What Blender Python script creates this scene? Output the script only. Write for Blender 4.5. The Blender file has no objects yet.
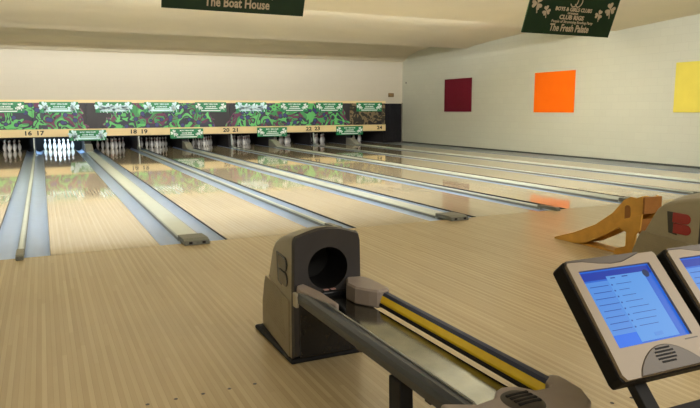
import bpy, bmesh, math, random
from mathutils import Vector, Matrix
random.seed(7)
PI = math.pi
S = bpy.context.scene
COL = S.collection

# ------------------------------------------------------------------ camera
CAM = Vector((0.0103, -6.8796, 1.4250)); YAW, PITCH, ROLL, FPX = .4454, .1469, -.0027, 640.04
_f = Vector((math.sin(YAW)*math.cos(PITCH), math.cos(YAW)*math.cos(PITCH), -math.sin(PITCH)))
_r = Vector((math.cos(YAW), -math.sin(YAW), 0)); _u = _r.cross(_f)
_r2 = _r*math.cos(ROLL)+_u*math.sin(ROLL); _u2 = -_r*math.sin(ROLL)+_u*math.cos(ROLL)
cd = bpy.data.cameras.new('camera'); cam = bpy.data.objects.new('camera', cd); COL.objects.link(cam)
cam.matrix_world = Matrix(((_r2.x, _u2.x, -_f.x, CAM.x), (_r2.y, _u2.y, -_f.y, CAM.y), (_r2.z, _u2.z, -_f.z, CAM.z), (0, 0, 0, 1)))
cd.sensor_width = 36; cd.lens = FPX/700*36; cd.clip_end = 100; cd.clip_start = .05
S.camera = cam

# ------------------------------------------------------------------ world, lamps, exposure
w = bpy.data.worlds.new('world'); S.world = w; w.use_nodes = True
w.node_tree.nodes['Background'].inputs[0].default_value = (.9, .93, 1, 1)
w.node_tree.nodes['Background'].inputs[1].default_value = .15
S.view_settings.view_transform = 'Standard'; S.view_settings.look = 'None'
S.view_settings.gamma = 1; S.view_settings.use_curve_mapping = False
S.view_settings.exposure = 0.2

def area(name, loc, target, sx, sy, power, col):
    l = bpy.data.lights.new(name, 'AREA'); l.shape = 'RECTANGLE'; l.size = sx; l.size_y = sy
    l.energy = power; l.color = col
    o = bpy.data.objects.new(name, l); COL.objects.link(o); o.location = loc
    d = Vector(target)-Vector(loc); o.rotation_euler = d.to_track_quat('-Z', 'Y').to_euler()
    return o
WARM = (1, .95, .86); COOL = (1, 1, .99)
cove = area('cove_lamp', (2.5, 6.26, 3.74), (2.5, 8.26, 5.24), 19, .07, 1450, COOL); cove.data.spread = math.radians(120)          # hidden behind the first ceiling lip
area('approach_lamp', (2.5, .82, 3.60), (2.5, 5, 2.6), 19, .12, 640, COOL)       # hidden behind the lip above the foul line
area('seating_fill', (3.0, -8.2, 3.5), (2.0, -5.4, .6), 14, .4, 330, WARM)         # unseen fill added behind the camera to light foreground and screens

# ------------------------------------------------------------------ helpers
def lin(c):
    return tuple(((x/255)/12.92 if x/255 <= .04045 else ((x/255+.055)/1.055)**2.4) for x in c)
def mat(name, rgb, rough=.5, metal=0, var=.06, scale=20, bump=0, bscale=60, spec=.5, emit=None, es=1, coat=0):
    m = bpy.data.materials.new(name); m.use_nodes = True; N = m.node_tree.nodes; Lk = m.node_tree.links
    b = N['Principled BSDF']; c = lin(rgb)
    b.inputs['Roughness'].default_value = rough; b.inputs['Metallic'].default_value = metal
    b.inputs['Specular IOR Level'].default_value = spec; b.inputs['Coat Weight'].default_value = coat
    tc = N.new('ShaderNodeTexCoord')
    n = N.new('ShaderNodeTexNoise'); n.inputs['Scale'].default_value = scale; n.inputs['Detail'].default_value = 4
    Lk.new(tc.outputs['Object'], n.inputs['Vector'])
    r = N.new('ShaderNodeValToRGB'); Lk.new(n.outputs['Fac'], r.inputs['Fac'])
    r.color_ramp.elements[0].position = .3; r.color_ramp.elements[1].position = .7
    r.color_ramp.elements[0].color = tuple(x*(1-var) for x in c)+(1,)
    r.color_ramp.elements[1].color = tuple(min(1, x*(1+var)) for x in c)+(1,)
    Lk.new(r.outputs['Color'], b.inputs['Base Color'])
    if emit:
        b.inputs['Emission Color'].default_value = lin(emit)+(1,); b.inputs['Emission Strength'].default_value = es
    if bump:
        n2 = N.new('ShaderNodeTexNoise'); n2.inputs['Scale'].default_value = bscale; Lk.new(tc.outputs['Object'], n2.inputs['Vector'])
        bp = N.new('ShaderNodeBump'); bp.inputs['Strength'].default_value = bump; bp.inputs['Distance'].default_value = .01
        Lk.new(n2.outputs['Fac'], bp.inputs['Height']); Lk.new(bp.outputs['Normal'], b.inputs['Normal'])
    return m

def mesh(name, bm, m, parent=None, smooth=False, bevel=0, seg=2, loc=None):
    bmesh.ops.recalc_face_normals(bm, faces=bm.faces)
    me = bpy.data.meshes.new(name); bm.to_mesh(me); bm.free()
    o = bpy.data.objects.new(name, me); COL.objects.link(o)
    for x in (m if isinstance(m, (list, tuple)) else [m]): me.materials.append(x)
    if smooth:
        for p in me.polygons: p.use_smooth = True
        try: me.set_sharp_from_angle(angle=math.radians(40))
        except Exception: pass
    if bevel:
        b = o.modifiers.new('bevel', 'BEVEL'); b.width = bevel; b.segments = seg; b.limit_method = 'ANGLE'; b.angle_limit = math.radians(35)
    if loc: o.location = loc
    if parent: o.parent = parent
    return o
def box(bm, x0, x1, y0, y1, z0, z1):
    v = [bm.verts.new((x, y, z)) for x in (x0, x1) for y in (y0, y1) for z in (z0, z1)]
    for f in ((0, 1, 3, 2), (4, 6, 7, 5), (0, 4, 5, 1), (2, 3, 7, 6), (0, 2, 6, 4), (1, 5, 7, 3)):
        bm.faces.new([v[i] for i in f])
    return v
def boxes(name, L, m, parent=None, **k):
    bm = bmesh.new()
    for b in L: box(bm, *b)
    return mesh(name, bm, m, parent, **k)
def prism(bm, pts, axis, a, b):
    """extrude a polygon along an axis; pts are the other two coordinates in xyz order"""
    def P(p, t):
        return {'x': (t, p[0], p[1]), 'y': (p[0], t, p[1]), 'z': (p[0], p[1], t)}[axis]
    A = [bm.verts.new(P(p, a)) for p in pts]; B = [bm.verts.new(P(p, b)) for p in pts]
    n = len(pts); bm.faces.new(A); bm.faces.new(B[::-1])
    for i in range(n): bm.faces.new((A[i], A[(i+1) % n], B[(i+1) % n], B[i]))
def prisms(name, pts, axis, a, b, m, parent=None, **k):
    bm = bmesh.new(); prism(bm, pts, axis, a, b); return mesh(name, bm, m, parent, **k)
def lathe(bm, prof, n=20, c=(0, 0, 0)):
    rings = []
    for r, z in prof:
        rings.append([bm.verts.new((c[0]+r*math.cos(2*PI*i/n), c[1]+r*math.sin(2*PI*i/n), c[2]+z)) for i in range(n)])
    for a, b in zip(rings, rings[1:]):
        for i in range(n): bm.faces.new((a[i], a[(i+1) % n], b[(i+1) % n], b[i]))
    bm.faces.new(rings[0][::-1]); bm.faces.new(rings[-1])
def tube(bm, p0, p1, r, n=12):
    p0, p1 = Vector(p0), Vector(p1); d = (p1-p0).normalized()
    a = d.orthogonal().normalized(); b = d.cross(a)
    R = [[bm.verts.new(p+a*r*math.cos(2*PI*i/n)+b*r*math.sin(2*PI*i/n)) for i in range(n)] for p in (p0, p1)]
    for i in range(n): bm.faces.new((R[0][i], R[0][(i+1) % n], R[1][(i+1) % n], R[1][i]))
    bm.faces.new(R[0][::-1]); bm.faces.new(R[1])
def tag(o, label=None, cat=None, group=None, kind=None):
    if label: o['label'] = label
    if cat: o['category'] = cat
    if group: o['group'] = group
    if kind: o['kind'] = kind
    return o
def thing(name, label, cat, loc=(0, 0, 0), group=None):
    o = bpy.data.objects.new(name, None); COL.objects.link(o); o.location = loc; o.empty_display_size = .1
    return tag(o, label, cat, group)
def copy_tree(o, parent=None):
    c = o.copy(); COL.objects.link(c); c.parent = parent
    for ch in list(o.children): copy_tree(ch, c)
    return c
def struct(o): o['kind'] = 'structure'; return o
def text(name, s, size, m, parent, loc, rot, depth=.002, bold=.0, sx=1, align='CENTER'):
    cu = bpy.data.curves.new('t', 'FONT'); cu.body = s; cu.size = size; cu.align_x = align; cu.align_y = 'CENTER'
    cu.extrude = depth; cu.offset = bold; cu.resolution_u = 2
    t = bpy.data.objects.new('t', cu); COL.objects.link(t)
    me = bpy.data.meshes.new_from_object(t); bpy.data.objects.remove(t)
    me.name = name; me.materials.clear(); me.materials.append(m)
    for v in me.vertices: v.co.x *= sx
    o = bpy.data.objects.new(name, me); COL.objects.link(o); o.parent = parent; o.location = loc; o.rotation_euler = rot
    return o

# ------------------------------------------------------------------ materials
def wood(name, c0, c1, board=.0269, rough=.1, seg=2.0, bump=.01, coat=.0, spec=.5):
    m = bpy.data.materials.new(name); m.use_nodes = True; N = m.node_tree.nodes; Lk = m.node_tree.links
    b = N['Principled BSDF']; g = N.new('ShaderNodeNewGeometry'); sp = N.new('ShaderNodeSeparateXYZ'); Lk.new(g.outputs['Position'], sp.inputs[0])
    def mth(op, a, v=None, lk=None):
        x = N.new('ShaderNodeMath'); x.operation = op; Lk.new(a, x.inputs[0])
        if v is not None: x.inputs[1].default_value = v
        if lk is not None: Lk.new(lk, x.inputs[1])
        return x.outputs[0]
    bi = mth('FLOOR', mth('DIVIDE', sp.outputs[0], board))
    w1 = N.new('ShaderNodeTexWhiteNoise'); w1.noise_dimensions = '1D'; Lk.new(bi, w1.inputs['W'])
    yy = mth('ADD', mth('DIVIDE', sp.outputs[1], seg), lk=mth('MULTIPLY', w1.outputs['Value'], 7.3))
    cb = N.new('ShaderNodeCombineXYZ'); Lk.new(bi, cb.inputs[0]); Lk.new(mth('FLOOR', yy), cb.inputs[1])
    w2 = N.new('ShaderNodeTexWhiteNoise'); w2.noise_dimensions = '3D'; Lk.new(cb.outputs[0], w2.inputs['Vector'])
    mp = N.new('ShaderNodeMapping'); mp.inputs['Scale'].default_value = (55, 2.2, 1); Lk.new(g.outputs['Position'], mp.inputs[0])
    n = N.new('ShaderNodeTexNoise'); n.inputs['Scale'].default_value = 1; n.inputs['Detail'].default_value = 5; Lk.new(mp.outputs[0], n.inputs['Vector'])
    alt = mth('MULTIPLY', mth('PINGPONG', bi, 1), .26)
    f = mth('ADD', alt, lk=mth('ADD', mth('MULTIPLY', w2.outputs['Value'], .30), lk=mth('MULTIPLY', n.outputs['Fac'], .34)))
    n3 = N.new('ShaderNodeTexNoise'); n3.inputs['Scale'].default_value = .8; Lk.new(g.outputs['Position'], n3.inputs['Vector'])
    f = mth('ADD', f, lk=mth('MULTIPLY', mth('SUBTRACT', n3.outputs['Fac'], .5), .35))
    r = N.new('ShaderNodeValToRGB'); Lk.new(f, r.inputs['Fac'])
    r.color_ramp.elements[0].color = lin(c0)+(1,); r.color_ramp.elements[1].color = lin(c1)+(1,)
    r.color_ramp.elements[0].position = .15; r.color_ramp.elements[1].position = .85
    # fine dark joint between boards
    fr = mth('FRACT', mth('DIVIDE', sp.outputs[0], board)); j = mth('LESS_THAN', fr, .07)
    mx = N.new('ShaderNodeMix'); mx.data_type = 'RGBA'; mx.blend_type = 'MULTIPLY'; Lk.new(mth('MULTIPLY', j, .35), mx.inputs['Factor'])
    Lk.new(r.outputs['Color'], mx.inputs['A']); mx.inputs['B'].default_value = (.45, .33, .2, 1)
    Lk.new(mx.outputs['Result'], b.inputs['Base Color'])
    b.inputs['Roughness'].default_value = rough; b.inputs['Coat Weight'].default_value = coat; b.inputs['Coat Roughness'].default_value = .03
    b.inputs['Specular IOR Level'].default_value = spec
    bp = N.new('ShaderNodeBump'); bp.inputs['Strength'].default_value = bump; bp.inputs['Distance'].default_value = .01
    mp2 = N.new('ShaderNodeMapping'); mp2.inputs['Scale'].default_value = (30, 3, 1); Lk.new(g.outputs['Position'], mp2.inputs[0])
    n2 = N.new('ShaderNodeTexNoise'); n2.inputs['Scale'].default_value = 1; n2.inputs['Detail'].default_value = 1; Lk.new(mp2.outputs[0], n2.inputs['Vector'])
    Lk.new(n2.outputs['Fac'], bp.inputs['Height']); Lk.new(bp.outputs['Normal'], b.inputs['Normal']); Lk.new(bp.outputs['Normal'], b.inputs['Coat Normal'])
    return m
M_LANE = wood('lane_maple', (200, 185, 152), (221, 208, 178), rough=.055, bump=.008, coat=.35)
M_APP = wood('approach_maple', (180, 161, 122), (205, 187, 147), rough=.24, bump=.02, seg=1.4)

def block_wall(name, rgb, ax, bump=.25, k=1):
    m = bpy.data.materials.new(name); m.use_nodes = True; N = m.node_tree.nodes; Lk = m.node_tree.links
    b = N['Principled BSDF']; b.inputs['Roughness'].default_value = .6
    g = N.new('ShaderNodeNewGeometry'); sx = N.new('ShaderNodeSeparateXYZ'); mp = N.new('ShaderNodeCombineXYZ'); Lk.new(g.outputs['Position'], sx.inputs[0])
    Lk.new(sx.outputs[ax], mp.inputs[0]); Lk.new(sx.outputs[2], mp.inputs[1])
    br = N.new('ShaderNodeTexBrick'); Lk.new(mp.outputs[0], br.inputs['Vector']); br.inputs['Scale'].default_value = 1
    br.inputs['Brick Width'].default_value = .4; br.inputs['Row Height'].default_value = .2; br.inputs['Mortar Size'].default_value = .008; br.inputs['Mortar Smooth'].default_value = .6
    c = lin(rgb)
    br.inputs['Color1'].default_value = c+(1,); br.inputs['Color2'].default_value = tuple(x*(1-.045*k) for x in c)+(1,); br.inputs['Mortar'].default_value = tuple(x*(1-.12*k) for x in c)+(1,)
    n = N.new('ShaderNodeTexNoise'); n.inputs['Scale'].default_value = 25; Lk.new(g.outputs['Position'], n.inputs['Vector'])
    ad = N.new('ShaderNodeMath'); ad.operation = 'MULTIPLY_ADD'; Lk.new(n.outputs['Fac'], ad.inputs[0]); ad.inputs[1].default_value = .5
    iv = N.new('ShaderNodeMath'); iv.operation = 'SUBTRACT'; iv.inputs[0].default_value = 1; Lk.new(br.outputs['Fac'], iv.inputs[1]); Lk.new(iv.outputs[0], ad.inputs[2])
    bp = N.new('ShaderNodeBump'); bp.inputs['Strength'].default_value = bump; bp.inputs['Distance'].default_value = .006
    Lk.new(ad.outputs[0], bp.inputs['Height']); Lk.new(bp.outputs['Normal'], b.inputs['Normal'])
    Lk.new(br.outputs['Color'], b.inputs['Base Color'])
    return m
M_WALLR = block_wall('painted_block_side', (208, 209, 193), 1, .25, .6)
M_WALLB = block_wall('painted_block_back', (196, 188, 168), 0, .03, .3)
M_CEIL = mat('ceiling_paint', (216, 206, 180), .75, var=.02, scale=1.2)
M_GUT = mat('gutter_plastic', (156, 176, 204), .28, var=.05, scale=3)
M_CAP = mat('cap_plastic', (196, 204, 194), .3, var=.04, scale=4)
M_CAPSIDE = mat('cap_side_grey', (120, 122, 116), .4)
M_BLOCK = mat('cap_end_rubber', (112, 114, 104), .55, var=.2, scale=60, bump=.3)
M_BLACK = mat('matt_black', (14, 14, 15), .8)
M_DARK = mat('dark_edge', (48, 44, 38), .5)
M_PIT = mat('pit_dark', (24, 22, 22), .8)
M_KICK = mat('kickback_dark', (44, 42, 42), .6)
M_CREAM = mat('cream_trim', (236, 212, 156), .45, var=.03, scale=3)
M_DIGIT = mat('digit_dark', (38, 34, 30), .6)
M_WALK = mat('side_strip_grey', (128, 136, 138), .4, var=.08, scale=5)
M_BASE = mat('baseboard_dark', (70, 74, 70), .5)
M_CURT = mat('black_curtain', (13, 14, 20), .85, var=.2, scale=12)
M_GREEN = mat('banner_green', (24, 128, 78), .45, var=.05, scale=8)
M_WHITE = mat('print_white', (238, 246, 240), .5)
M_GLARE = mat('print_glare', (214, 244, 250), .5)  # print whitened to paint the glare on some banners
M_DGREEN = mat('sign_green_shaded', (8, 48, 22), .5, var=.08, scale=5)  # green darkened: shade of the unlit sign face put into the colour
M_TAUPEP = mat('print_taupe', (205, 190, 166), .6)
M_HOOD = mat('hood_taupe', (152, 144, 118), .42, var=.05, scale=14, bump=.05, bscale=300)
M_HOOD2 = mat('hood_lower', (142, 132, 106), .45, var=.06, scale=14)
M_FACE = mat('hood_face_charcoal', (54, 52, 53), .35, var=.1, scale=6)
M_HOLE = mat('hood_throat', (8, 7, 7), .6)
M_TAUPE = mat('bracket_taupe', (150, 138, 128), .45, var=.04)
M_RAILG = mat('rail_slate', (50, 56, 64), .35, var=.08, scale=8)
M_NAVY = mat('rail_navy', (28, 42, 76), .42, var=.08, scale=8)
M_YEL = mat('rail_yellow', (255, 216, 36), .4, var=.05)
M_INNER = mat('rail_inner_dark', (44, 34, 22), .4, var=.2, scale=20)
M_STEEL = mat('tray_steel', (128, 130, 122), .13, metal=1, var=.22, scale=9, bump=.04, bscale=14)
M_RED = mat('logo_red', (146, 34, 28), .35)
M_LOGOD = mat('logo_dark', (32, 32, 34), .22)
M_LOGOG = mat('logo_grey', (52, 50, 44), .4)
M_RAMP = mat('ramp_plywood', (208, 156, 62), .5, var=.12, scale=9)
M_RAMPE = mat('ramp_edge', (150, 98, 40), .6, var=.12, scale=12)
M_BEZ = mat('bezel_taupe', (144, 130, 110), .45, var=.02)
M_BEZD = mat('bezel_brown', (76, 66, 54), .45, var=.03)
M_HOUS = mat('terminal_black', (17, 15, 14), .6, var=.15, scale=30, spec=.2)
def glow(name, rgb, s=1): return mat(name, (5, 8, 20), .35, emit=rgb, es=s, var=0, spec=.12)
G_BG = glow('screen_blue', (40, 108, 222), .72); G_HEAD = glow('screen_header', (22, 62, 180), .68); G_LEFT = glow('screen_left', (84, 150, 236), .73)
G_RIGHT = glow('screen_right', (92, 160, 238), .76); G_BLK = glow('screen_block', (26, 112, 236), .8); G_TXT = glow('screen_text', (40, 84, 170), .7); G_DOT = glow('screen_dot', (24, 50, 100), .6)

NUM = {14: 'fourteen', 15: 'fifteen', 16: 'sixteen', 17: 'seventeen', 18: 'eighteen', 19: 'nineteen', 20: 'twenty', 21: 'twenty-one', 22: 'twenty-two', 23: 'twenty-three', 24: 'twenty-four', 25: 'twenty-five'}
# ------------------------------------------------------------------ lane geometry
LW, GW, NW, WW = 1.0615, .2374, .0587, .2483
LEFT = {17: 0.0}
for k in range(18, 25): LEFT[k] = LEFT[k-1]+LW+2*GW+(WW if (k-1) % 2 else NW)
for k in range(16, 13, -1): LEFT[k] = LEFT[k+1]-LW-2*GW-(WW if k % 2 else NW)
CEN = {k: v+LW/2 for k, v in LEFT.items()}
def div(k): return (LEFT[k]+LW+LEFT[k+1])/2          # centre of the division right of lane k
XR, XL = 14.10, -8.2
YM = 17.34
END24 = LEFT[24]+LW+GW

# ------------------------------------------------------------------ the room
o = struct(boxes('floor', [(XL, XR, -10, -.004, -.2, 0)], M_APP))
struct(boxes('floor_under_lanes', [(XL, XR, 0, 19.9, -.3, -.12)], M_PIT))
struct(boxes('wall_right', [(XR, XR+.2, -10, YM+.16, -.3, 4.2)], M_WALLR))
struct(boxes('wall_left', [(XL-.2, XL, -10, 20, -.3, 4.2)], M_WALLR))
struct(boxes('wall_behind', [(XL, XR, -10.2, -10, -.3, 4.2)], M_WALLB))
struct(boxes('wall_back', [(XL, XR, YM+.04, YM+.16, 1.665, 3.55)], M_WALLB))
struct(boxes('wall_pit', [(XL, XR+1, 19.9, 20.0, -.3, 1.9), (XL, XR+1, YM+.16, 19.9, 1.70, 1.76), (XR, XR+.2, YM+.16, 19.9, -.3, 1.9)], M_BLACK))
cp = [(-10.2, 3.62), (-1.5, 3.60), (.60, 3.50), (.62, 3.50), (.62, 3.74), (1.4, 3.71), (2.5, 3.66), (4, 3.60), (5.2, 3.535), (6.03, 3.49), (6.05, 3.49), (6.05, 3.88), (6.6, 3.90),
      (8, 3.86), (10, 3.80), (11.5, 3.72), (12.3, 3.66), (12.8, 3.60), (12.84, 3.60), (12.84, 3.92), (14.8, 3.90), (16.2, 3.77), (16.9, 3.62), (17.25, 3.45), (17.5, 3.38)]
struct(prisms('ceiling', cp+[(17.5, 4.2), (-10.2, 4.2)], 'x', XL, XR, M_CEIL))
struct(boxes('baseboard_right', [(XR-.015, XR, 0, YM, 0, .05)], M_BASE))
struct(boxes('trim_1', [(END24, XR-.015, 0, 19.9, -.12, .0)], M_WALK))
struct(boxes('trim_2', [(XL, LEFT[14]-GW, 0, 19.9, -.12, .0)], M_WALK))
# ------------------------------------------------------------------ lanes
def gutter_bm(x0):
    bm = bmesh.new(); P = []
    n = 10
    for i in range(n+1):
        t = i/n; P.append((x0+.008+(GW-.016)*t, -.030-.05*math.sin(PI*t)**.7))
    pts = [(x0, -.022), (x0+.006, -.022)]+P+[(x0+GW-.006, -.022), (x0+GW, -.022), (x0+GW, -.11), (x0, -.11)]
    prism(bm, pts, 'y', 0.0, 19.2); return bm
names = {14: 'second lane left of the one numbered sixteen, against the left side', 15: 'first lane left of the one numbered sixteen',
         16: 'leftmost lane, its pins lit dimly behind the number sixteen', 17: 'lane ending at the brightly lit white pins',
         18: 'lane ending under the number eighteen, right of the bright pins lane', 19: 'lane behind the nearer ball return hood, ending under number nineteen',
         20: 'lane ending under the number twenty', 21: 'lane ending under the number twenty-one', 22: 'lane ending under the number twenty-two',
         23: 'lane ending under the number twenty-three', 24: 'last lane on the right, beside the wall under the number twenty-four'}
for k in range(14, 25):
    x = LEFT[k]
    t = thing('bowling_lane', 'glossy pale maple '+names[k], 'bowling lane', (x+LW/2, 0, 0), 'bowling lanes')
    h = LW/2
    boxes('lane_bed', [(-h+.006, h-.006, 0.004, 19.2, -.1, 0)], M_LANE, t)
    boxes('edge_shade', [(-h, -h+.006, 0, 19.2, -.1, -.001), (h-.006, h, 0, 19.2, -.1, -.001)], M_DARK, t)  # dark strips paint the shade on the drop to the gutter
    mesh('gutter', gutter_bm(-h-GW), M_GUT, t, smooth=True)
    mesh('gutter', gutter_bm(h), M_GUT, t, smooth=True)
# division caps
wide_l = {15: 'wide cap left of lane sixteen', 17: 'wide cap between the bright pins lane and lane eighteen',
          19: 'wide cap ending right of the nearer ball return', 21: 'wide cap ending behind the wooden ramp', 23: 'wide cap nearest the right wall'}
nar_l = {14: 'narrow cap far left of lane sixteen', 16: 'narrow cap left of the bright pins lane', 18: 'narrow cap ending just behind the nearer ball return hood',
         20: 'narrow cap ending below the orange square', 22: 'narrow cap ending beside the right ball return hood'}
CAPG = 'division caps between the gutters'
for k in range(14, 24):
    wide = k % 2 == 1; W = WW if wide else NW; h = W/2-.0015
    t = thing('division_cap', 'pale plastic '+(wide_l[k] if wide else nar_l[k]), 'lane divider', (div(k), 0, 0), CAPG)
    if wide:
        pts = [(-h, -.09), (-h, .0), (-h+.012, .022), (-h+.05, .034), (0, .040), (h-.05, .034), (h-.012, .022), (h, .0), (h, -.09)]
        top = .04
    else:
        pts = [(-h, -.09), (-h, .012), (-h+.008, .026), (0, .031), (h-.008, .026), (h, .012), (h, -.09)]; top = .031
    prisms('cap', pts, 'y', .20 if wide else .24, 17.0, M_CAP, t, smooth=True)
    # grey side skirts
    boxes('side_skirt', [(-h-.006, -h-.0005, .25, 16.5, -.0215, .010), (h+.0005, h+.006, .25, 16.5, -.0215, .010)], M_CAPSIDE, t)
    bm = bmesh.new()
    e = h+.012
    if wide:
        prism(bm, [(.24, top+.012), (.2, top+.014), (-.05, top+.02), (-.13, .045), (-.15, .001), (.2, .001), (.24, .001)], 'x', -e, e)
    else:
        prism(bm, [(.28, top+.008), (-.08, top+.02), (-.11, .04), (-.12, .001), (.28, .001)], 'x', -e+.004, e-.004)
    eb = mesh('end_block', bm, M_BLOCK, t, bevel=.008 if wide else .006)
    if wide:
        for s in (-1, 1): boxes('slot', [(s*.07-.017, s*.07+.017, -.153, -.145, .014, .038)], M_BLACK, eb)
    # the cap's far end: pale upright strip / ball return hood
    if wide:
        prisms('return_hood', [(16.55, .035), (16.95, .19), (17.12, .235), (17.45, .25), (17.45, -.09), (16.55, -.09)], 'x', -h+.0, h, mat('return_hood_grey', (158, 156, 142), .5), t, bevel=.012)
    else:
        prisms('upright', [(16.7, .028), (16.95, .05), (17.10, .12), (17.16, .5), (17.22, .5), (17.22, -.09), (16.7, -.09)], 'x', -.02, .02, M_CAP, t, bevel=.008)
# the kickbacks between pin decks
for k in range(13, 25):
    if k == 13: xc, h = LEFT[14]-GW-.05, .03
    elif k == 24: xc, h = END24+.04, .03
    else: xc, h = div(k), (.028 if k % 2 == 0 else .11)
    o = boxes('kickback', [(xc-h, xc+h, YM+.14, 19.5, -.1, .62)], M_KICK)
    nm = {13: 'dark side panel at the far left edge of the pin decks', 24: 'dark side panel between the last pin deck and the curtain'}.get(k, 'dark upright panel between the pin decks of lanes %s and %s' % (NUM.get(k), NUM.get(k+1)))
    tag(o, nm, 'side panel', 'panels between the pin decks')
# ------------------------------------------------------------------ pins
def pin_mat(name, base):
    m = bpy.data.materials.new(name); m.use_nodes = True; N = m.node_tree.nodes; Lk = m.node_tree.links; b = N['Principled BSDF']
    b.inputs['Roughness'].default_value = .25
    tc = N.new('ShaderNodeTexCoord'); sp = N.new('ShaderNodeSeparateXYZ'); Lk.new(tc.outputs['Object'], sp.inputs[0])
    r = N.new('ShaderNodeValToRGB'); r.color_ramp.interpolation = 'CONSTANT'; Lk.new(sp.outputs[2], r.inputs[0])
    e = r.color_ramp.elements; e[0].color = lin(base)+(1,); e[1].position = .262; e[1].color = lin((170, 40, 40))+(1,)
    for p, c in ((.272, base), (.285, (170, 40, 40)), (.295, base)):
        q = e.new(p); q.color = lin(c)+(1,)
    Lk.new(r.outputs[0], b.inputs['Base Color']); return m
M_PIN = pin_mat('pin_white', (236, 236, 232))
bm = bmesh.new()
prof = [(.0, 0), (.0258, 0), (.029, .004), (.0358, .019), (.0495, .057), (.0575, .086), (.0605, .114), (.0580, .149), (.0496, .184), (.0353, .222), (.0250, .247), (.0228, .254), (.0232, .276), (.0262, .300), (.0312, .327), (.0323, .343), (.0300, .360), (.022, .374), (.010, .381), (.0, .3815)]
rings = prof[1:-1]
lathe(bm, rings, 16)
pin0 = mesh('bowling_pin', bm, M_PIN, smooth=True)
spots = {1: (0, 0), 2: (-.1524, .264), 3: (.1524, .264), 4: (-.3048, .528), 5: (0, .528), 6: (.3048, .528), 7: (-.4572, .792), 8: (-.1524, .792), 9: (.1524, .792), 10: (.4572, .792)}
where = {1: 'head pin at the front point', 2: 'second row, left', 3: 'second row, right', 4: 'third row, left', 5: 'third row, centre', 6: 'third row, right',
         7: 'back row, far left', 8: 'back row, left of centre', 9: 'back row, right of centre', 10: 'back row, far right'}
first = True
for k in range(16, 25):
    for n, (dx, dy) in spots.items():
        if k == 16 and n in (7, 4, 10): continue
        if k == 24 and n in (2, 4, 7, 8): continue
        o = pin0 if first else pin0.copy()
        if not first: COL.objects.link(o)
        first = False
        o.location = (CEN[k]+dx, 18.29+dy, 0)
        lit = 'brightly lit white bowling pin' if k == 17 else 'dimly lit white bowling pin'
        tag(o, '%s on lane %s, %s' % (lit, NUM[k], where[n]), 'bowling pin', 'pins on lane %d' % k)
# lamps under the masks over each pin deck
for k in range(16, 25):
    if k == 17: area('pin_lamp', (CEN[k], 17.62, .78), (CEN[k], 19.0, .1), .9, .08, 60, (.55, .78, 1))
    else: area('pin_lamp', (CEN[k], 17.62, .78), (CEN[k], 19.0, .1), .9, .08, .9, (1, .88, .8))

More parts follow.
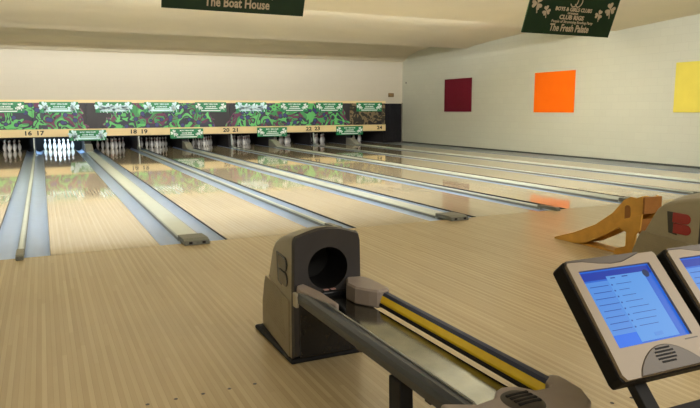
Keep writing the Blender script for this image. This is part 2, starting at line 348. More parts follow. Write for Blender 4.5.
# ------------------------------------------------------------------ masking panels with the painted art
def art_material(name, kind):
    m = bpy.data.materials.new(name); m.use_nodes = True; N = m.node_tree.nodes; Lk = m.node_tree.links; b = N['Principled BSDF']
    b.inputs['Roughness'].default_value = .5
    g = N.new('ShaderNodeNewGeometry'); sp = N.new('ShaderNodeSeparateXYZ'); Lk.new(g.outputs['Position'], sp.inputs[0])
    def mth(op, a, v=None, c=None):
        x = N.new('ShaderNodeMath'); x.operation = op
        for i, s in enumerate((a, v, c)):
            if s is None: continue
            if isinstance(s, (int, float)): x.inputs[i].default_value = s
            else: Lk.new(s, x.inputs[i])
        return x.outputs[0]
    def mix(f, A, B):
        x = N.new('ShaderNodeMix'); x.data_type = 'RGBA'; Lk.new(f, x.inputs['Factor'])
        for nm, v in (('A', A), ('B', B)):
            if isinstance(v, tuple): x.inputs[nm].default_value = lin(v)+(1,)
            else: Lk.new(v, x.inputs[nm])
        return x.outputs['Result']
    nz = N.new('ShaderNodeTexNoise'); nz.inputs['Scale'].default_value = 2.2; nz.inputs['Detail'].default_value = 1; nz.inputs['Distortion'].default_value = 1.6; Lk.new(g.outputs['Position'], nz.inputs['Vector'])
    n2 = N.new('ShaderNodeTexNoise'); n2.inputs['Scale'].default_value = 2.2; n2.inputs['Detail'].default_value = 0; Lk.new(g.outputs['Position'], n2.inputs['Vector'])
    vo = N.new('ShaderNodeTexVoronoi'); vo.inputs['Scale'].default_value = 4.2
    mpv = N.new('ShaderNodeMapping'); mpv.inputs['Location'].default_value = (3.1, 0, 1.7); Lk.new(g.outputs['Position'], mpv.inputs[0]); Lk.new(mpv.outputs[0], vo.inputs['Vector'])
    vals = nz.outputs['Fac']
    band = mth('PINGPONG', mth('MULTIPLY', vals, 7.0), 1.0)          # curling ribbons
    green = mth('GREATER_THAN', band, .52)
    line = mth('MULTIPLY', mth('GREATER_THAN', band, .40), mth('LESS_THAN', band, .49))
    dots = mth('LESS_THAN', vo.outputs['Distance'], .30)
    ring = mth('MULTIPLY', mth('GREATER_THAN', vo.outputs['Distance'], .30), mth('LESS_THAN', vo.outputs['Distance'], .36))
    BG = (36, 33, 38)
    if kind == 'green':
        c = mix(green, (46, 46, 68), (96, 190, 104))
        c = mix(mth('GREATER_THAN', n2.outputs['Fac'], .56), c, mix(green, (104, 40, 78), (64, 150, 84)))
        c = mix(line, c, (30, 60, 50))
        c = mix(dots, c, (56, 58, 120)); c = mix(ring, c, (24, 30, 40))
        edge = None
        for (a, bb) in ((1.38, 2.08), (5.85, 6.5), (11.40, 12.4), (-3.4, -2.9)):
            cx, hw = (a+bb)/2, (bb-a)/2
            d = mth('ABSOLUTE', mth('SUBTRACT', sp.outputs[0], cx))
            d = mth('ADD', d, mth('MULTIPLY', mth('SUBTRACT', nz.outputs['Fac'], .5), .7))
            d = mth('ADD', d, mth('MULTIPLY', mth('SUBTRACT', sp.outputs[2], 1.0), -.45))
            inside = mth('LESS_THAN', d, hw)
            c = mix(inside, c, BG)
            c = mix(mth('MULTIPLY', mth('GREATER_THAN', d, hw), mth('LESS_THAN', d, hw+.035)), c, (120, 60, 100))
    else:
        c = mix(mth('GREATER_THAN', band, .55), (44, 40, 32), (128, 110, 78))
        c = mix(line, c, (84, 78, 50))
        c = mix(mth('GREATER_THAN', n2.outputs['Fac'], .60), c, (22, 20, 22))
    Lk.new(c, b.inputs['Base Color']); return m
M_ART = art_material('painted_art_green', 'green'); M_ART2 = art_material('painted_art_brown', 'brown')
seams = {14: -4.95}
MXR = 13.23
bounds = {k: (CEN[k]-.8445, CEN[k]+.8445) for k in CEN}
art_l = {14: 'far left dark panel beyond the numbered lanes', 15: 'dark panel left of the one over lane sixteen', 16: 'leftmost masking panel in view, green swirls, over lane sixteen',
         17: 'masking panel of green and purple swirls over the brightly lit pins', 18: 'masking panel over lane eighteen, dark left end then green swirls',
         19: 'masking panel of green swirls over lane nineteen', 20: 'masking panel over lane twenty, green swirls fading to charcoal', 21: 'masking panel of green swirls over lane twenty-one',
         22: 'masking panel of green swirls over lane twenty-two', 23: 'masking panel over lane twenty-three, green left and charcoal right', 24: 'last masking panel on the right, brown camouflage pattern, beside the curtain'}
for k in range(14, 25):
    x0 = (div(k-1) if k > 14 else LEFT[14]-.36); x1 = (div(k) if k < 24 else MXR)
    t = thing('masking_panel', art_l[k], 'masking panel', ((x0+x1)/2, YM, .77), 'painted masking panels above the pins')
    h = (x1-x0)/2
    boxes('panel', [(-h+.005, h-.005, -.03, .02, 0, .90)], M_ART2 if k == 24 else M_ART, t)
    boxes('top_rail', [(-h, h, -.06, .03, .90, 1.0)], M_CREAM, t)
# number boards, one for each pair
for a in (14, 16, 18, 20, 22, 24):
    x0 = div(a-1) if a > 14 else LEFT[14]-.36; x1 = div(a+1) if a < 24 else MXR
    lab = 'cream number board with the digits %s' % ('twenty-four, at the right end of the row' if a == 24 else '%s and %s' % (NUM[a], NUM[a+1]))
    t = thing('number_board', lab, 'sign board', ((x0+x1)/2, YM-.06, .52), 'cream number boards under the masking panels')
    h = (x1-x0)/2
    boxes('board', [(-h+.003, h-.003, -.025, .025, 0, .262)], M_CREAM, t, bevel=.008)
    boxes('hood_lip', [(-h, h, .0, .09, -.03, .0)], M_BLACK, t)
    xm = div(a)-(x0+x1)/2 if a < 24 else 12.93-(x0+x1)/2
    for i, s in enumerate(('%d' % a, '%d' % (a+1)) if a < 24 else ('24',)):
        text('number', s, .20, M_DIGIT, t, (xm+(-.17 if i == 0 and a < 24 else (.2 if a < 24 else 0)), -.028, .13), (PI/2, 0, 0), bold=.006, sx=1.25)
# ------------------------------------------------------------------ green banners
def shamrock(bm, cx, cz, r, y, tilt=0):
    for i in range(3):
        a = PI/2+tilt+i*2*PI/3
        ca, sa = math.cos(a), math.sin(a)
        pts = []
        for j in range(16):
            u = 2*PI*j/16
            # heart-shaped leaf
            hx = .55*16*math.sin(u)**3/17; hz = .55*(13*math.cos(u)-5*math.cos(2*u)-2*math.cos(3*u)-math.cos(4*u))/17+.52
            X = hx*(-sa)+hz*ca; Z = hx*ca+hz*sa
            pts.append((cx+r*X, cz+r*Z))
        prism(bm, pts, 'y', y, y+.003)
    prism(bm, [(cx-r*.07, cz-.2*r), (cx+r*.05, cz-.2*r), (cx+r*.35, cz-r*1.25), (cx+r*.2, cz-r*1.3)], 'y', y, y+.003)
def banner(x0, x1, z0, z1, lane, pale, upper, label):  # pale = how much glare is painted into the print
    t = thing('sponsor_banner', label, 'banner', ((x0+x1)/2, YM-(.085 if upper else .11), z0), 'green sponsor banners over the lanes')
    h = (x1-x0)/2; H = z1-z0
    boxes('backing', [(-h, h, -.008, .012, 0, H)], M_GREEN, t, bevel=.004)
    pm = M_GLARE if pale else M_WHITE
    for s in (-1, 1):
        bm = bmesh.new()
        shamrock(bm, s*h*.80, H*.60, H*(.32 if not pale else .46), -.012, s*.3)
        shamrock(bm, s*h*.62, H*.42, H*(.17 if not pale else .34), -.012, -s*.4)
        if pale == 2:
            for i in range(3): shamrock(bm, s*h*(.08+i*.17), H*(.6 if i % 2 else .36), H*.34, -.012, i*.7)  # extra shamrocks paint glare over the green
        mesh('shamrock_print', bm, pm, t)
    if pale != 2:
        text('lettering', 'BOYS & GIRLS CLUBS', H*.15, pm, t, (0, -.010, H*.80), (PI/2, 0, 0), bold=.003, sx=1.0 if h > .55 else .9)
        text('lettering', 'CLUB RIGS', H*.18, pm, t, (0, -.010, H*.55), (PI/2, 0, 0), bold=.003, sx=1.2)
    boxes('sponsor_line_glare', [(-h*.62, h*.62, -.0105, -.008, H*.10, H*(.20 if not pale else .28)), (-h*.40, h*.42, -.0105, -.008, H*.32, H*.40)]+([(-h*.93, h*.93, -.0098, -.008, H*.44, H*.66)] if pale == 2 else []), pm, t)  # sponsor bars; the thicker bar and wide band on pale banners paint glare
U = [(16, -1.66, -.477, 0), (17, -.027, 1.182, 1), (18, 1.727, 2.938, 2), (19, 3.365, 4.581, 1), (20, 5.183, 6.349, 0), (21, 6.724, 7.93, 2), (22, 8.518, 9.682, 0), (23, 10.029, 11.205, 0), (24, 11.84, 13.036, 0)]
lk = {0: 'green banner with white shamrocks', 1: 'green banner with shamrocks enlarged and paled for glare', 2: 'green banner whitened by glare drawn as pale blue shamrocks'}
for k, a, b, p in U:
    banner(a, b, 1.335, 1.70, k, p, True, '%s on the top rail over lane %s' % (lk[p], NUM[k]))
for k, a, b in ((17, .833, 2.027), (19, 4.229, 5.438), (21, 7.535, 8.758), (23, 10.904, 12.123)):
    banner(a, b, .375, .735, k, 0 if k > 17 else 1, False, 'low green shamrock banner hung on the number boards between lanes %s and %s' % (NUM[k], NUM[k+1]))

# ------------------------------------------------------------------ curtain, plaque and painted squares
bm = bmesh.new(); n = 60; Fv = []; Bv = []
for i in range(n+1):
    x = MXR+.005+(XR-MXR-.01)*i/n; y = YM+.10+.018*math.sin(i*1.35)+.008*math.sin(i*.6)
    Fv.append((bm.verts.new((x, y, .01)), bm.verts.new((x, y, 1.66)))); Bv.append((bm.verts.new((x, y+.008, .01)), bm.verts.new((x, y+.008, 1.66))))
for A in (Fv, Bv):
    for p, q in zip(A, A[1:]): bm.faces.new((p[0], q[0], q[1], p[1]))
for p, q in ((Fv[0], Bv[0]), (Fv[-1], Bv[-1])): bm.faces.new((p[0], p[1], q[1], q[0]))
for i in range(n):
    bm.faces.new((Fv[i][1], Fv[i+1][1], Bv[i+1][1], Bv[i][1])); bm.faces.new((Fv[i][0], Bv[i][0], Bv[i+1][0], Fv[i+1][0]))
tag(mesh('curtain', bm, M_CURT, smooth=True), 'black curtain hanging in the doorway between the last masking panel and the side wall', 'curtain')
struct(boxes('trim_3', [(XR-.03, XR, YM-.02, YM+.04, 0, 1.70)], mat('door_trim', (150, 146, 130), .6)))
t = thing('wall_plaque', 'small brown plaque on the wall above the black curtain', 'sign', (13.54, YM+.04, 1.94))
boxes('plate', [(-.13, .13, -.03, -.001, 0, .16)], mat('plaque_brown', (112, 86, 50), .5), t, bevel=.004)
boxes('inscription', [(-.08, .08, -.034, -.03, .085, .105), (-.06, .06, -.034, -.03, .045, .062)], mat('plaque_gold', (150, 124, 78), .5), t)
for nm, rgb, y0, y1, z0, z1 in (('maroon', (106, 14, 36), 12.39, 14.11, 1.325, 2.545), ('orange', (255, 112, 0), 7.385, 9.08, 1.315, 2.537), ('yellow', (232, 216, 96), 2.38, 4.075, 1.33, 2.53)):
    pl = {'maroon': 'maroon square panel on the side wall, nearest the curtain', 'orange': 'bright orange square panel on the side wall, the middle one', 'yellow': 'pale yellow square panel on the side wall, cut by the right edge of the photo'}[nm]
    o = boxes('wall_panel', [(-.03, -.002, -(y1-y0)/2, (y1-y0)/2, 0, z1-z0)], mat('panel_'+nm, rgb, .8, var=.03, scale=3, spec=.25), loc=(XR, (y0+y1)/2, z0), bevel=.004)
    tag(o, pl, 'wall panel', 'coloured squares on the side wall')
tag(boxes('wall_bracket', [(-.02, -.001, -.02, .02, 0, .06)], M_DIGIT, loc=(XR, 17.05, 2.5)), 'tiny dark fitting on the side wall near its far corner', 'fitting')

# ------------------------------------------------------------------ hanging signs
def hang_sign(x0, x1, y, z, last, label, tilt):
    t = thing('hanging_sign', label, 'hanging sign', ((x0+x1)/2, y, z)); t.rotation_euler = (tilt, 0, 0)
    h = (x1-x0)/2; H = .86
    boxes('board', [(-h, h, -.01, .01, 0, H)], M_DGREEN, t, bevel=.003)
    for s in (-1, 1):
        for a in ((s*h*.83, .45, .115, -.014, s*.35), (s*h*.60, .35, .085, -.014, -s*.3)):
            bm = bmesh.new(); shamrock(bm, *a); mesh('shamrock_print', bm, M_TAUPEP, t)
    R_ = (PI/2, 0, 0)
    text('lettering', last, .155, M_TAUPEP, t, (0.02, -.011, .105), R_, bold=.004, sx=.78)
    text('lettering', 'People of Strumming Bowling Party', .060, M_TAUPEP, t, (.04, -.011, .205), R_, bold=.001, sx=1.0)
    text('lettering', 'CLUB RIGS', .092, M_TAUPEP, t, (0, -.011, .272), R_, bold=.004, sx=1.15)
    text('lettering', 'OF NASHUA', .036, M_TAUPEP, t, (0, -.011, .335), R_, bold=.002, sx=1.1)
    text('lettering', 'BOYS & GIRLS CLUBS', .080, M_TAUPEP, t, (0, -.011, .395), R_, bold=.003, sx=1.0)
    bm = bmesh.new()
    for a in (0, .09):
        for i in range(8):
            a0, a1 = -2.6+i*.36, -2.6+(i+1)*.36
            tube(bm, (.09*math.cos(a0)*.8+a-.04, -.013, .53+.09*math.sin(a0)), (.09*math.cos(a1)*.8+a-.04, -.013, .53+.09*math.sin(a1)), .009, 5)
    mesh('emblem', bm, M_TAUPEP, t)
    bm = bmesh.new(); c, s_ = math.cos(tilt), math.sin(tilt); dz = 3.66-z
    for s in (-1, 1): tube(bm, (s*h*.85, 0, H-.01), (s*h*.85, dz*s_, dz*c), .006, 6)
    mesh('hanging_wire', bm, M_DARK, t)
SG = 'hanging_signs'
hang_sign(1.348, 3.105, .99, 2.6, 'The Boat House', 'green hanging sign, shaded in its colour, reading The Boat House', .36)
hang_sign(6.72, 8.53, 1.08, 2.585, 'The Fresh Palate', 'green hanging sign, shaded in its colour, with shamrocks reading The Fresh Palate', .36)
o = boxes('ceiling_box', [(-.17, .17, -.1, .1, 0, .1)], mat('box_brown', (70, 48, 34), .6), loc=(9.55, 1.75, 3.42), bevel=.01)
tag(o, 'small dark brown box under the ceiling, right of the Fresh Palate sign', 'fitting')
boxes('stem', [(-.02, .02, -.02, .02, .1, .26)], M_DARK, o)

# ------------------------------------------------------------------ approach dots
first = None
DOT_XY = [(.387+.1357*i, -3.787) for i in range(5)]+[(2.438, -4.765), (2.571, -4.765)]
DOT_L = ['small dark dot in the approach, leftmost of the row left of the nearer hood', 'darkest small dot, second from left in the row left of the nearer hood',
         'small dark dot, middle of the row of five left of the nearer hood', 'small dark dot, fourth from left in the row left of the nearer hood',
         'small dark dot in the approach, the one closest to the nearer hood', 'small dark dot in the approach below the left touchscreen, left one of two',
         'small dark dot in the approach just left of the touchscreen stand, right one of two']
for i, (x, y) in enumerate(DOT_XY):
    if first is None:
        bm = bmesh.new(); lathe(bm, [(.010, 0), (.010, .0008)], 16); o = first = mesh('approach_dot', bm, M_DIGIT)
    else: o = first.copy(); COL.objects.link(o)
    o.location = (x, y, 0)
    tag(o, DOT_L[i], 'floor dot', 'dark dots set in the approach')
# ------------------------------------------------------------------ ball return hoods and racks
def hood(parent, logo_mat, plate_mat):
    """local frame: x across (0 = middle), y = 0 at the front face, +y away, z up"""
    HW = .212; TP = .07
    prof = [(y, z, .212-TP*y) for y, z in ((.640, .03), (.628, .19), (.575, .33), (.515, .43), (.455, .535), (.415, .60), (.36, .645), (.28, .680), (.19, .705), (.10, .722), (.03, .735), (0, .737))]
    bm = bmesh.new(); rings = []
    for (y, z, hw) in prof:
        crown = .036*min(1, max(0, (z-.3)/.4)); r = min(.034, z*.4)
        ring = [(-hw-.008, y if z < .2 else y, .03)]
        ring = []
        pts = [(-hw-.004, .03 if z > .031 else .0)]
        nseg = 5
        zt = z-crown*0
        pts.append((-hw-.001, max(.031, zt*.5)))
        for i in range(nseg+1):
            a = PI-(PI/2)*i/nseg
            pts.append((-hw+.006+r*(1+math.cos(a))-.0, zt-r+r*math.sin(a)))
        for i in range(1, 6):
            u = i/6; pts.append((-(hw-r-.006)*(1-2*u) if False else (-hw+.006+r)+(2*hw-.012-2*r)*u, zt+crown*math.sin(PI*u)))
        full = pts+[(-p[0], p[1]) for p in pts[:2+nseg+1]][::-1]
        rings.append([bm.verts.new((p[0], y, p[1])) for p in full])
    for A, B in zip(rings, rings[1:]):
        for i in range(len(A)-1): bm.faces.new((A[i], A[i+1], B[i+1], B[i]))
        bm.faces.new((A[-1], A[0], B[0], B[-1]))
    bm.faces.new(rings[0])
    outline = [(v.co.x, v.co.z) for v in rings[-1]]
    mesh('shell', bm, M_HOOD, parent, smooth=True)
    # front face with round throat
    cx, cz, R = 0.005, .535, .122
    bm = bmesh.new(); n = len(outline)
    n2 = 48; outer = []; inner = []; deep = []
    def hit(a):
        d = Vector((math.cos(a), math.sin(a))); best = None
        for i in range(n):
            p, q = Vector(outline[i]), Vector(outline[(i+1) % n]); e = q-p; den = d.x*e.y-d.y*e.x
            if abs(den) < 1e-9: continue
            w_ = p-Vector((cx, cz)); tt = (w_.x*e.y-w_.y*e.x)/den; s = (w_.x*d.y-w_.y*d.x)/den
            if tt > 0 and -1e-6 <= s <= 1+1e-6 and (best is None or tt > best): best = tt
        return (cx+d.x*best, cz+d.y*best)
    angs = sorted([2*PI*i/n2 for i in range(n2)]+[math.atan2(p[1]-cz, p[0]-cx) % (2*PI) for p in (outline[0], outline[-1])])
    for a in angs:
        hx, hz = hit(a)
        ix, iz = cx+R*math.cos(a), cz+R*math.sin(a)
        outer.append((bm.verts.new((hx, -.001, hz)), bm.verts.new((cx+(hx-cx)*.965, -.026, cz+(hz-cz)*.965))))
        inner.append((bm.verts.new((ix, -.014, iz)), bm.verts.new((cx+(ix-cx)*.9, .20, cz+(iz-cz)*.9))))
    for i in range(len(angs)):
        j = (i+1) % len(angs)
        bm.faces.new((outer[i][0], outer[j][0], outer[j][1], outer[i][1]))
        bm.faces.new((outer[i][1], outer[j][1], inner[j][0], inner[i][0]))
    mesh('face_plate', bm, M_FACE, parent, smooth=True)
    bm = bmesh.new()
    A = [bm.verts.new((cx+R*math.cos(a), -.013, cz+R*math.sin(a))) for a in angs]; B = [bm.verts.new((cx+R*.92*math.cos(a), .25, cz+R*.92*math.sin(a))) for a in angs]
    for i in range(len(A)): bm.faces.new((A[i], A[(i+1) % len(A)], B[(i+1) % len(A)], B[i]))
    bm.faces.new(B)
    th = mesh('throat', bm, M_HOLE, parent, smooth=True)
    for s, zz in ((-.02, .455), (.022, .45)): boxes('notice', [(s-.014, s+.014, -.055, -.03, .418, .421)], mat('notice_pink', (178, 138, 132), .6), th)
    # lower cover with ribs
    for s in (-1, 1):
        def taper(bm):
            for v in bm.verts: v.co.x -= s*TP*v.co.y
            return bm
        bm = bmesh.new(); prism(bm, [(.645, .03), (.640, .20), (.58, .34), (.545, .385), (.03, .36), (.03, .03)], 'x', s*(HW-.006), s*(HW+.012))
        mesh('side_cover', taper(bm), M_HOOD2, parent, bevel=.004)
        bm = bmesh.new()
        for i in range(12):
            z = .12+i*.02
            prism(bm, [(.10+i*.006, z-.004), (.56-i*.012, z+.030), (.56-i*.012, z+.036), (.10+i*.006, z+.004)], 'x', s*(HW+.011), s*(HW+.0135))
        mesh('rib_panel', taper(bm), M_HOOD2, parent)
        # raised B emblem: bar and two lobes pointing to the front
        bm = bmesh.new(); x0, x1 = s*(HW-.016), s*(HW+.003)
        sg = -s
        prism(bm, [(.285, .415), (.31, .590), (.225, .590), (.20, .405)], 'x', x0, x1)
        pl = mesh('emblem_plate', taper(bm), plate_mat, parent, bevel=.004)
        bm = bmesh.new()
        for zc, yy, rr, ln in ((.548, .20, .042, .115), (.462, .19, .042, .115)):
            P = [(yy+.05, zc-rr), (yy+.05, zc+rr)]
            for i in range(9):
                a = PI/2+PI*i/8
                P.append((yy-ln+rr+rr*1.1*math.cos(a), zc+rr*math.sin(a)))
            prism(bm, P, 'x', s*(HW-.012), s*(HW+.007))
        mesh('emblem_lobes', taper(bm), logo_mat, pl, bevel=.006)
    boxes('foot_plate', [(-.226, .226, -.02, .67, 0, .028)], M_BLACK, parent, bevel=.012, seg=3)
    boxes('lower_front', [(-.18, .18, -.028, -.002, .03, .40)], M_HOOD if False else M_LOGOD, parent, bevel=.01)

def rail_profile(s):      # cross-section seen from the front, s = +1 for the right rail (outer side to +x)
    w_ = .054 if s > 0 else .062
    outer = [(.004, .385), (.000, .40), (.000, .440), (.010, .452), (w_*.6, .454), (w_-.006, .442), (w_, .420), (w_-.004, .385), (w_*.5, .372)]
    return [(s*p[0], p[1]) for p in outer]
def rack(parent):
    Y0, Y1 = -.30, -1.62
    for s, xm in ((-1, -.160), (1, .180)):
        nm = 'rail'; dz = .012 if s < 0 else 0
        r = prisms(nm, [(xm+p[0], p[1]) for p in rail_profile(s)], 'y', -.12 if s < 0 else Y0, Y1, M_RAILG if s < 0 else M_NAVY, parent)
        tag(r, 'slate grey rail' if s < 0 else 'navy rail')
        prisms('yellow_stripe', [(xm-s*.015, .404-dz), (xm-s*.014, .412-dz), (xm-s*.0005, .438-dz), (xm-s*.0005, .396-dz), (xm-s*.012, .396-dz)], 'y', Y0-.01, Y1, M_YEL, r)
        if s < 0: boxes('edge_line', [(xm-.010, xm-.0005, Y1, Y0, .4525, .4575)], M_CAPSIDE, r)
        led = [(xm-.020, .382), (xm-.020, .396), (xm-.015, .400), (xm-.001, .395), (xm-.001, .378)] if s > 0 else [(xm+.001, .395), (xm+.001, .432), (xm+.010, .432), (xm+.016, .420), (xm+.044, .418), (xm+.050, .395)]
        prisms('inner_ledge', led, 'y', Y0+.02, Y1, M_INNER if s < 0 else M_BLACK, r)
        # bracket joining rail to hood
    bm = bmesh.new()
    prism(bm, [(-.145, -.01), (-.19, -.03), (-.215, -.09), (-.205, -.17), (-.16, -.40), (-.138, -.44), (-.120, -.44), (-.118, -.2)], 'z', .395, .462)
    o = mesh('bracket', bm, M_TAUPE, parent, bevel=.016, seg=3)
    boxes('clip', [(-.232, -.212, -.12, -.07, .36, .44)], mat('clip_pale', (178, 172, 150), .5), o, bevel=.006)
    bm = bmesh.new()
    prism(bm, [(.12, -.01), (.165, .0), (.215, -.02), (.238, -.10), (.240, -.30), (.225, -.335), (.155, -.345), (.120, -.30), (.075, -.22), (.07, -.12)], 'z', .37, .468)
    mesh('bracket', bm, M_TAUPE, parent, bevel=.010, seg=1)
    # steel tray with slightly bowed surface
    bm = bmesh.new(); ny, nx = 26, 6; G = []
    for i in range(ny+1):
        y = -.03-(1.53)*i/ny; row = []
        for j in range(nx+1):
            x = -.105+.243*j/nx
            z = .372 + (.0 if i < 21 else .006*((i-21)/5)**2)
            row.append(bm.verts.new((x, y, z)))
        G.append(row)
    for i in range(ny):
        for j in range(nx): bm.faces.new((G[i][j], G[i+1][j], G[i+1][j+1], G[i][j+1]))
    ex = bmesh.ops.extrude_face_region(bm, geom=bm.faces[:]); 
    for v in ex['geom']:
        if isinstance(v, bmesh.types.BMVert): v.co.z -= .012
    mesh('tray', bm, M_STEEL, parent, smooth=True)
    boxes('tray_bearer', [(-.13, .11, -.70, -.66, .30, .352), (-.13, .11, -1.3, -1.26, .30, .352)], M_INNER, parent)
    # end cap
    P = [(-.305, -1.50), (-.19, -1.555), (-.11, -1.545), (-.065, -1.50), (-.03, -1.485), (.03, -1.50), (.07, -1.555), (.125, -1.56), (.145, -1.545), (.15, -1.52), (.215, -1.47), (.245, -1.50), (.232, -1.62), (.19, -1.70), (.10, -1.765), (-.02, -1.785), (-.16, -1.775), (-.27, -1.70), (-.315, -1.60)]
    P = [(.96*x+.024, y-.07) for x, y in P]
    ec = prisms('end_cap', P, 'z', .28, .455, M_TAUPE, parent, bevel=.02, seg=3)
    bm = bmesh.new(); lathe(bm, [(.085, 0), (.084, .006), (.072, .014), (.05, .018), (.02, .020)], 28)
    for v in bm.verts: v.co.x *= .82; v.co.y *= .98
    v_ = mesh('vent', bm, mat('vent_dark', (66, 60, 52), .5), ec, smooth=True, loc=(-.010, -1.68, .449))
    boxes('vent_slot', [(-.045, .045, -.04+i*.022, -.03+i*.022, .014, .0215) for i in range(4)], M_BLACK, v_)
    # legs
    for x in (-.19, .19):
        prisms('leg', [(-1.13, .375), (-1.22, .375), (-1.24, .02), (-1.27, .02), (-1.27, 0), (-1.08, 0), (-1.08, .02), (-1.14, .02)] if x < 0 else [(-1.56, .31), (-1.66, .31), (-1.66, .02), (-1.70, .02), (-1.70, 0), (-1.52, 0), (-1.52, .02), (-1.56, .02)], 'x', x-.03, x+.03, M_BLACK, parent, bevel=.005)
b1 = thing('ball_return', 'taupe ball return with slate, navy and yellow rails at the centre front of the photo', 'ball return', (1.415, -3.62, 0), 'ball returns on the approach')
hood(b1, M_LOGOD, M_LOGOG); rack(b1)
b2 = thing('ball_return', 'ball return at the right edge with a red letter B emblem, behind the screens', 'ball return', (4.797, -3.62, 0), 'ball returns on the approach')
hood(b2, M_RED, M_LOGOG); rack(b2)

# ------------------------------------------------------------------ wooden ball ramp
rt = thing('bowling_ramp', 'yellow-brown plywood bowling ramp standing on the approach beside the right ball return', 'bowling ramp', (5.18, -2.1, 0))
def RP(L): return [(y+2.1, max(z, 0.0)) for y, z in L]
beam = [(-1.545, .004), (-1.565, .022), (-1.836, .118), (-2.125, .250), (-2.341, .404), (-2.469, .548), (-2.541, .585), (-2.609, .579), (-2.674, .606), (-2.698, .437), (-2.622, .407), (-2.481, .298), (-2.235, .150), (-2.022, .040), (-1.86, .001), (-1.56, .0)]
for s in (-.1, .1):
    sb = prisms('side_board', RP(beam), 'x', s-.011, s+.011, M_RAMP, rt, bevel=.003)
    lg = prisms('leg', RP([(-2.40, .30), (-2.484, .25), (-2.532, .239), (-2.530, .102), (-2.411, .055), (-2.395, 0), (-2.62, 0), (-2.632, .10), (-2.646, .239), (-2.687, .284), (-2.698, .437), (-2.60, .40), (-2.479, .36)]), 'x', s*1.22-.010, s*1.22+.010, M_RAMP, rt, bevel=.003)
    prisms('handle_slot', RP([(-2.485, .482), (-2.505, .500), (-2.535, .500), (-2.55, .48), (-2.555, .407), (-2.535, .35), (-2.49, .345)]), 'x', s*1.12-.002 if s < 0 else s*1.12-.002, s*1.12+.002, M_RAMPE, sb)
bm = bmesh.new()
ch = [(-1.60, .012), (-1.84, .085), (-2.12, .215), (-2.33, .365), (-2.46, .50), (-2.55, .545), (-2.69, .56)]
prism(bm, RP(ch)+RP([(y, z-.018) for y, z in ch])[::-1], 'x', -.089, .089)
mesh('channel', bm, M_RAMP, rt)
prisms('end_board', RP([(-2.69, .60), (-2.712, .60), (-2.712, .44), (-2.69, .44)]), 'x', -.115, .115, M_RAMPE, rt, bevel=.003)
boxes('floor_runner', [(-.089, .089, -.33, .45, 0, .016)], M_RAMP, rt, bevel=.003)
boxes('cross_brace', [(-.089, .089, -.52, -.42, .06, .09), (-.089, .089, -.56, -.54, .24, .38)], M_RAMPE, rt)

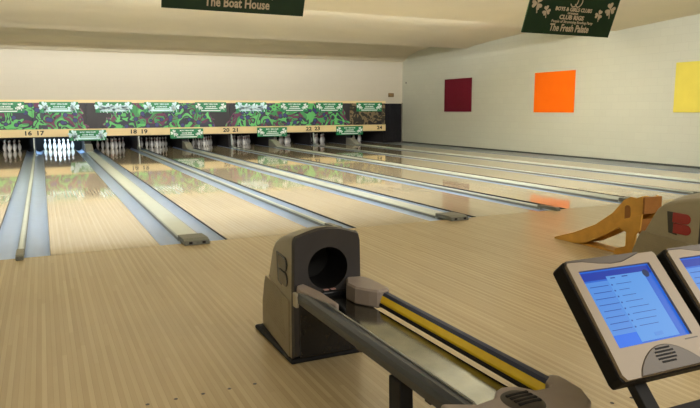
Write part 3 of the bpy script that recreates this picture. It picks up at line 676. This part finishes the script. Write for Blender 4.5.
# ------------------------------------------------------------------ scoring terminals on their stand
TH = .757; YW = -.023
TLp = Vector((1.514, -5.411, .908)); AX = Vector((math.cos(YW), math.sin(YW), 0)); AB = Vector((-math.sin(YW), math.cos(YW), 0))
DN = -AB*math.sin(TH)-Vector((0, 0, math.cos(TH))); OUT = -(AX.cross(DN))
ROT = Matrix(((AX.x, -DN.x, OUT.x), (AX.y, -DN.y, OUT.y), (AX.z, -DN.z, OUT.z))).to_euler()
def terminal(off, label, content=True):
    """local frame: x right, y up along the screen, z out of the screen; origin = top left of the screen"""
    t = thing('scoring_terminal', label, 'touchscreen', TLp+AX*off, 'scoring terminals on the black stand'); t.rotation_euler = ROT
    def sm(L): return L
    out = [(-.034, -.352), (-.045, -.335), (-.036, .030), (-.030, .038), (.03, .036), (.09, .026), (.15, .020), (.20, .022), (.25, .036), (.29, .044), (.345, .044), (.352, .034), (.352, -.33), (.345, -.352)]
    inn = [(-.004, .004), (-.004, -.258), (.304, -.258), (.304, .004)]
    # housing: a deep shell behind the bezel
    hs = [(-.044, -.356), (-.050, -.34), (-.044, .04), (-.03, .05), (.345, .05), (.357, .036), (.357, -.34), (.348, -.357)]
    prisms('housing', hs, 'z', -.062, -.006, M_HOUS, t, bevel=.006)
    # bezel: front ring with a hole for the screen
    bm = bmesh.new(); pr = [(x, y) for x, y in out]
    box_parts = [[(-.040, .030), (-.040, -.26), (-.004, -.26), (-.004, .030)]]
    top = [(-.036, .004), (-.036, .030), (-.030, .038), (.03, .036), (.09, .024), (.14, .017), (.19, .018), (.24, .031), (.28, .042), (.345, .042), (.352, .034), (.352, .004)]
    prism(bm, top, 'z', -.008, .006)
    prism(bm, [(-.042, -.258), (-.036, .004), (-.004, .004), (-.004, -.258)], 'z', -.008, .006)
    prism(bm, [(.304, -.258), (.304, .004), (.352, .004), (.352, -.258)], 'z', -.008, .006)
    prism(bm, [(-.042, -.258), (-.045, -.335), (-.034, -.352), (.345, -.352), (.352, -.33), (.352, -.258)], 'z', -.008, .006)
    bz = mesh('bezel', bm, M_BEZ, t)
    prisms('top_accent', [(-.036, .032), (-.03, .046), (.29, .048), (.24, .034), (.19, .021), (.14, .020), (.09, .027), (.03, .039), (-.030, .041)], 'z', -.008, .004, M_BEZD, t)
    P = [(.018, -.352)]
    for i in range(21):
        u = i/20; P.append((.018+.27*u, -.352+.082*math.sin(PI*min(1, u*1.0))**.75))
    P = P[1:]
    sp = prisms('speaker', P, 'z', .0, .009, M_BEZD, t, bevel=.003)
    L = []
    for i in range(5):
        yy = -.327+i*.0105; hw = .040*math.sqrt(max(.15, 1-((i-2)/2.9)**2)); L.append((.150-hw, .150+hw, yy, yy+.0055, .009, .0105))
    boxes('speaker_slot', L, M_BLACK, sp)
    boxes('maker_label', [(.262, .318, -.272, -.268, .006, .0068)], M_BEZD, bz)
    sc = boxes('screen', [(-.004, .304, -.258, .004, -.007, -.003)], G_BG, t)
    if content:
        boxes('screen_header', [(0, .30, -.030, -.002, -.003, -.0025)], G_HEAD, sc)
        boxes('screen_list', [(.0, .122, -.216, -.036, -.003, -.0024)], G_LEFT, sc)
        boxes('screen_panel', [(.100, .262, -.250, -.022, -.0024, -.0018)], G_RIGHT, sc)
        boxes('screen_block', [(.0, .100, -.254, -.216, -.003, -.0024)], G_BLK, sc)
        random.seed(3)
        L = []
        for i in range(8):
            y = -.052-i*.021
            L.append((.012+random.random()*.01, .085+random.random()*.012, y-.0022, y, -.0018, -.0014))
            L.append((.125, .165+random.random()*.07, y-.0018, y, -.0018, -.0014)); L.append((.104, .110, y-.004, y+.001, -.0018, -.0014))
        L += [(.115, .135, -.032, -.028, -.0018, -.0014), (.165, .19, -.031, -.027, -.0018, -.0014)]
        boxes('screen_text', L, G_TXT, sc)
        boxes('screen_button', [(.165, .20, -.240, -.228, -.0018, -.0012)], G_LEFT, sc)
        bm = bmesh.new(); lathe(bm, [(.014, 0), (.014, .0008)], 20); mesh('screen_icon', bm, G_DOT, sc, loc=(.272, -.030, -.0025))
    return t
terminal(0, 'left tilted touchscreen with a lit blue list, taupe bezel, front right of the photo')
terminal(.452, 'right touchscreen, mostly cut off by the right edge of the photo')
st = thing('terminal_stand', 'black metal stand carrying the two tilted touchscreens', 'stand', (1.75, -5.60, 0))
o = (TLp+AX*.035+DN*.36+OUT*-.05)-Vector((1.75, -5.60, 0))
def arm(name, x0, x1, y0, y1, z0, z1, origin):
    a = boxes(name, [(x0, x1, y0, y1, z0, z1)], M_BLACK, st, bevel=.003); a.location = origin; a.rotation_euler = ROT
for dx in (0, .452): arm('arm', .012+dx, .062+dx, -.079, .06, -.045, -.0135, o)
arm('crossbar', -.02, .54, -.110, -.0795, -.045, -.005, o)
e = o+DN*.125+OUT*-.03
for dx in (.02, .47):
    q = e+AX*dx
    boxes('post', [(q.x-.027, q.x+.027, q.y+.02, q.y+.07, .02, q.z+.0)], M_BLACK, st, bevel=.004)
boxes('base_plate', [(e.x-.08, e.x+.58, e.y-.10, e.y+.22, 0, .02)], M_BLACK, st, bevel=.004)
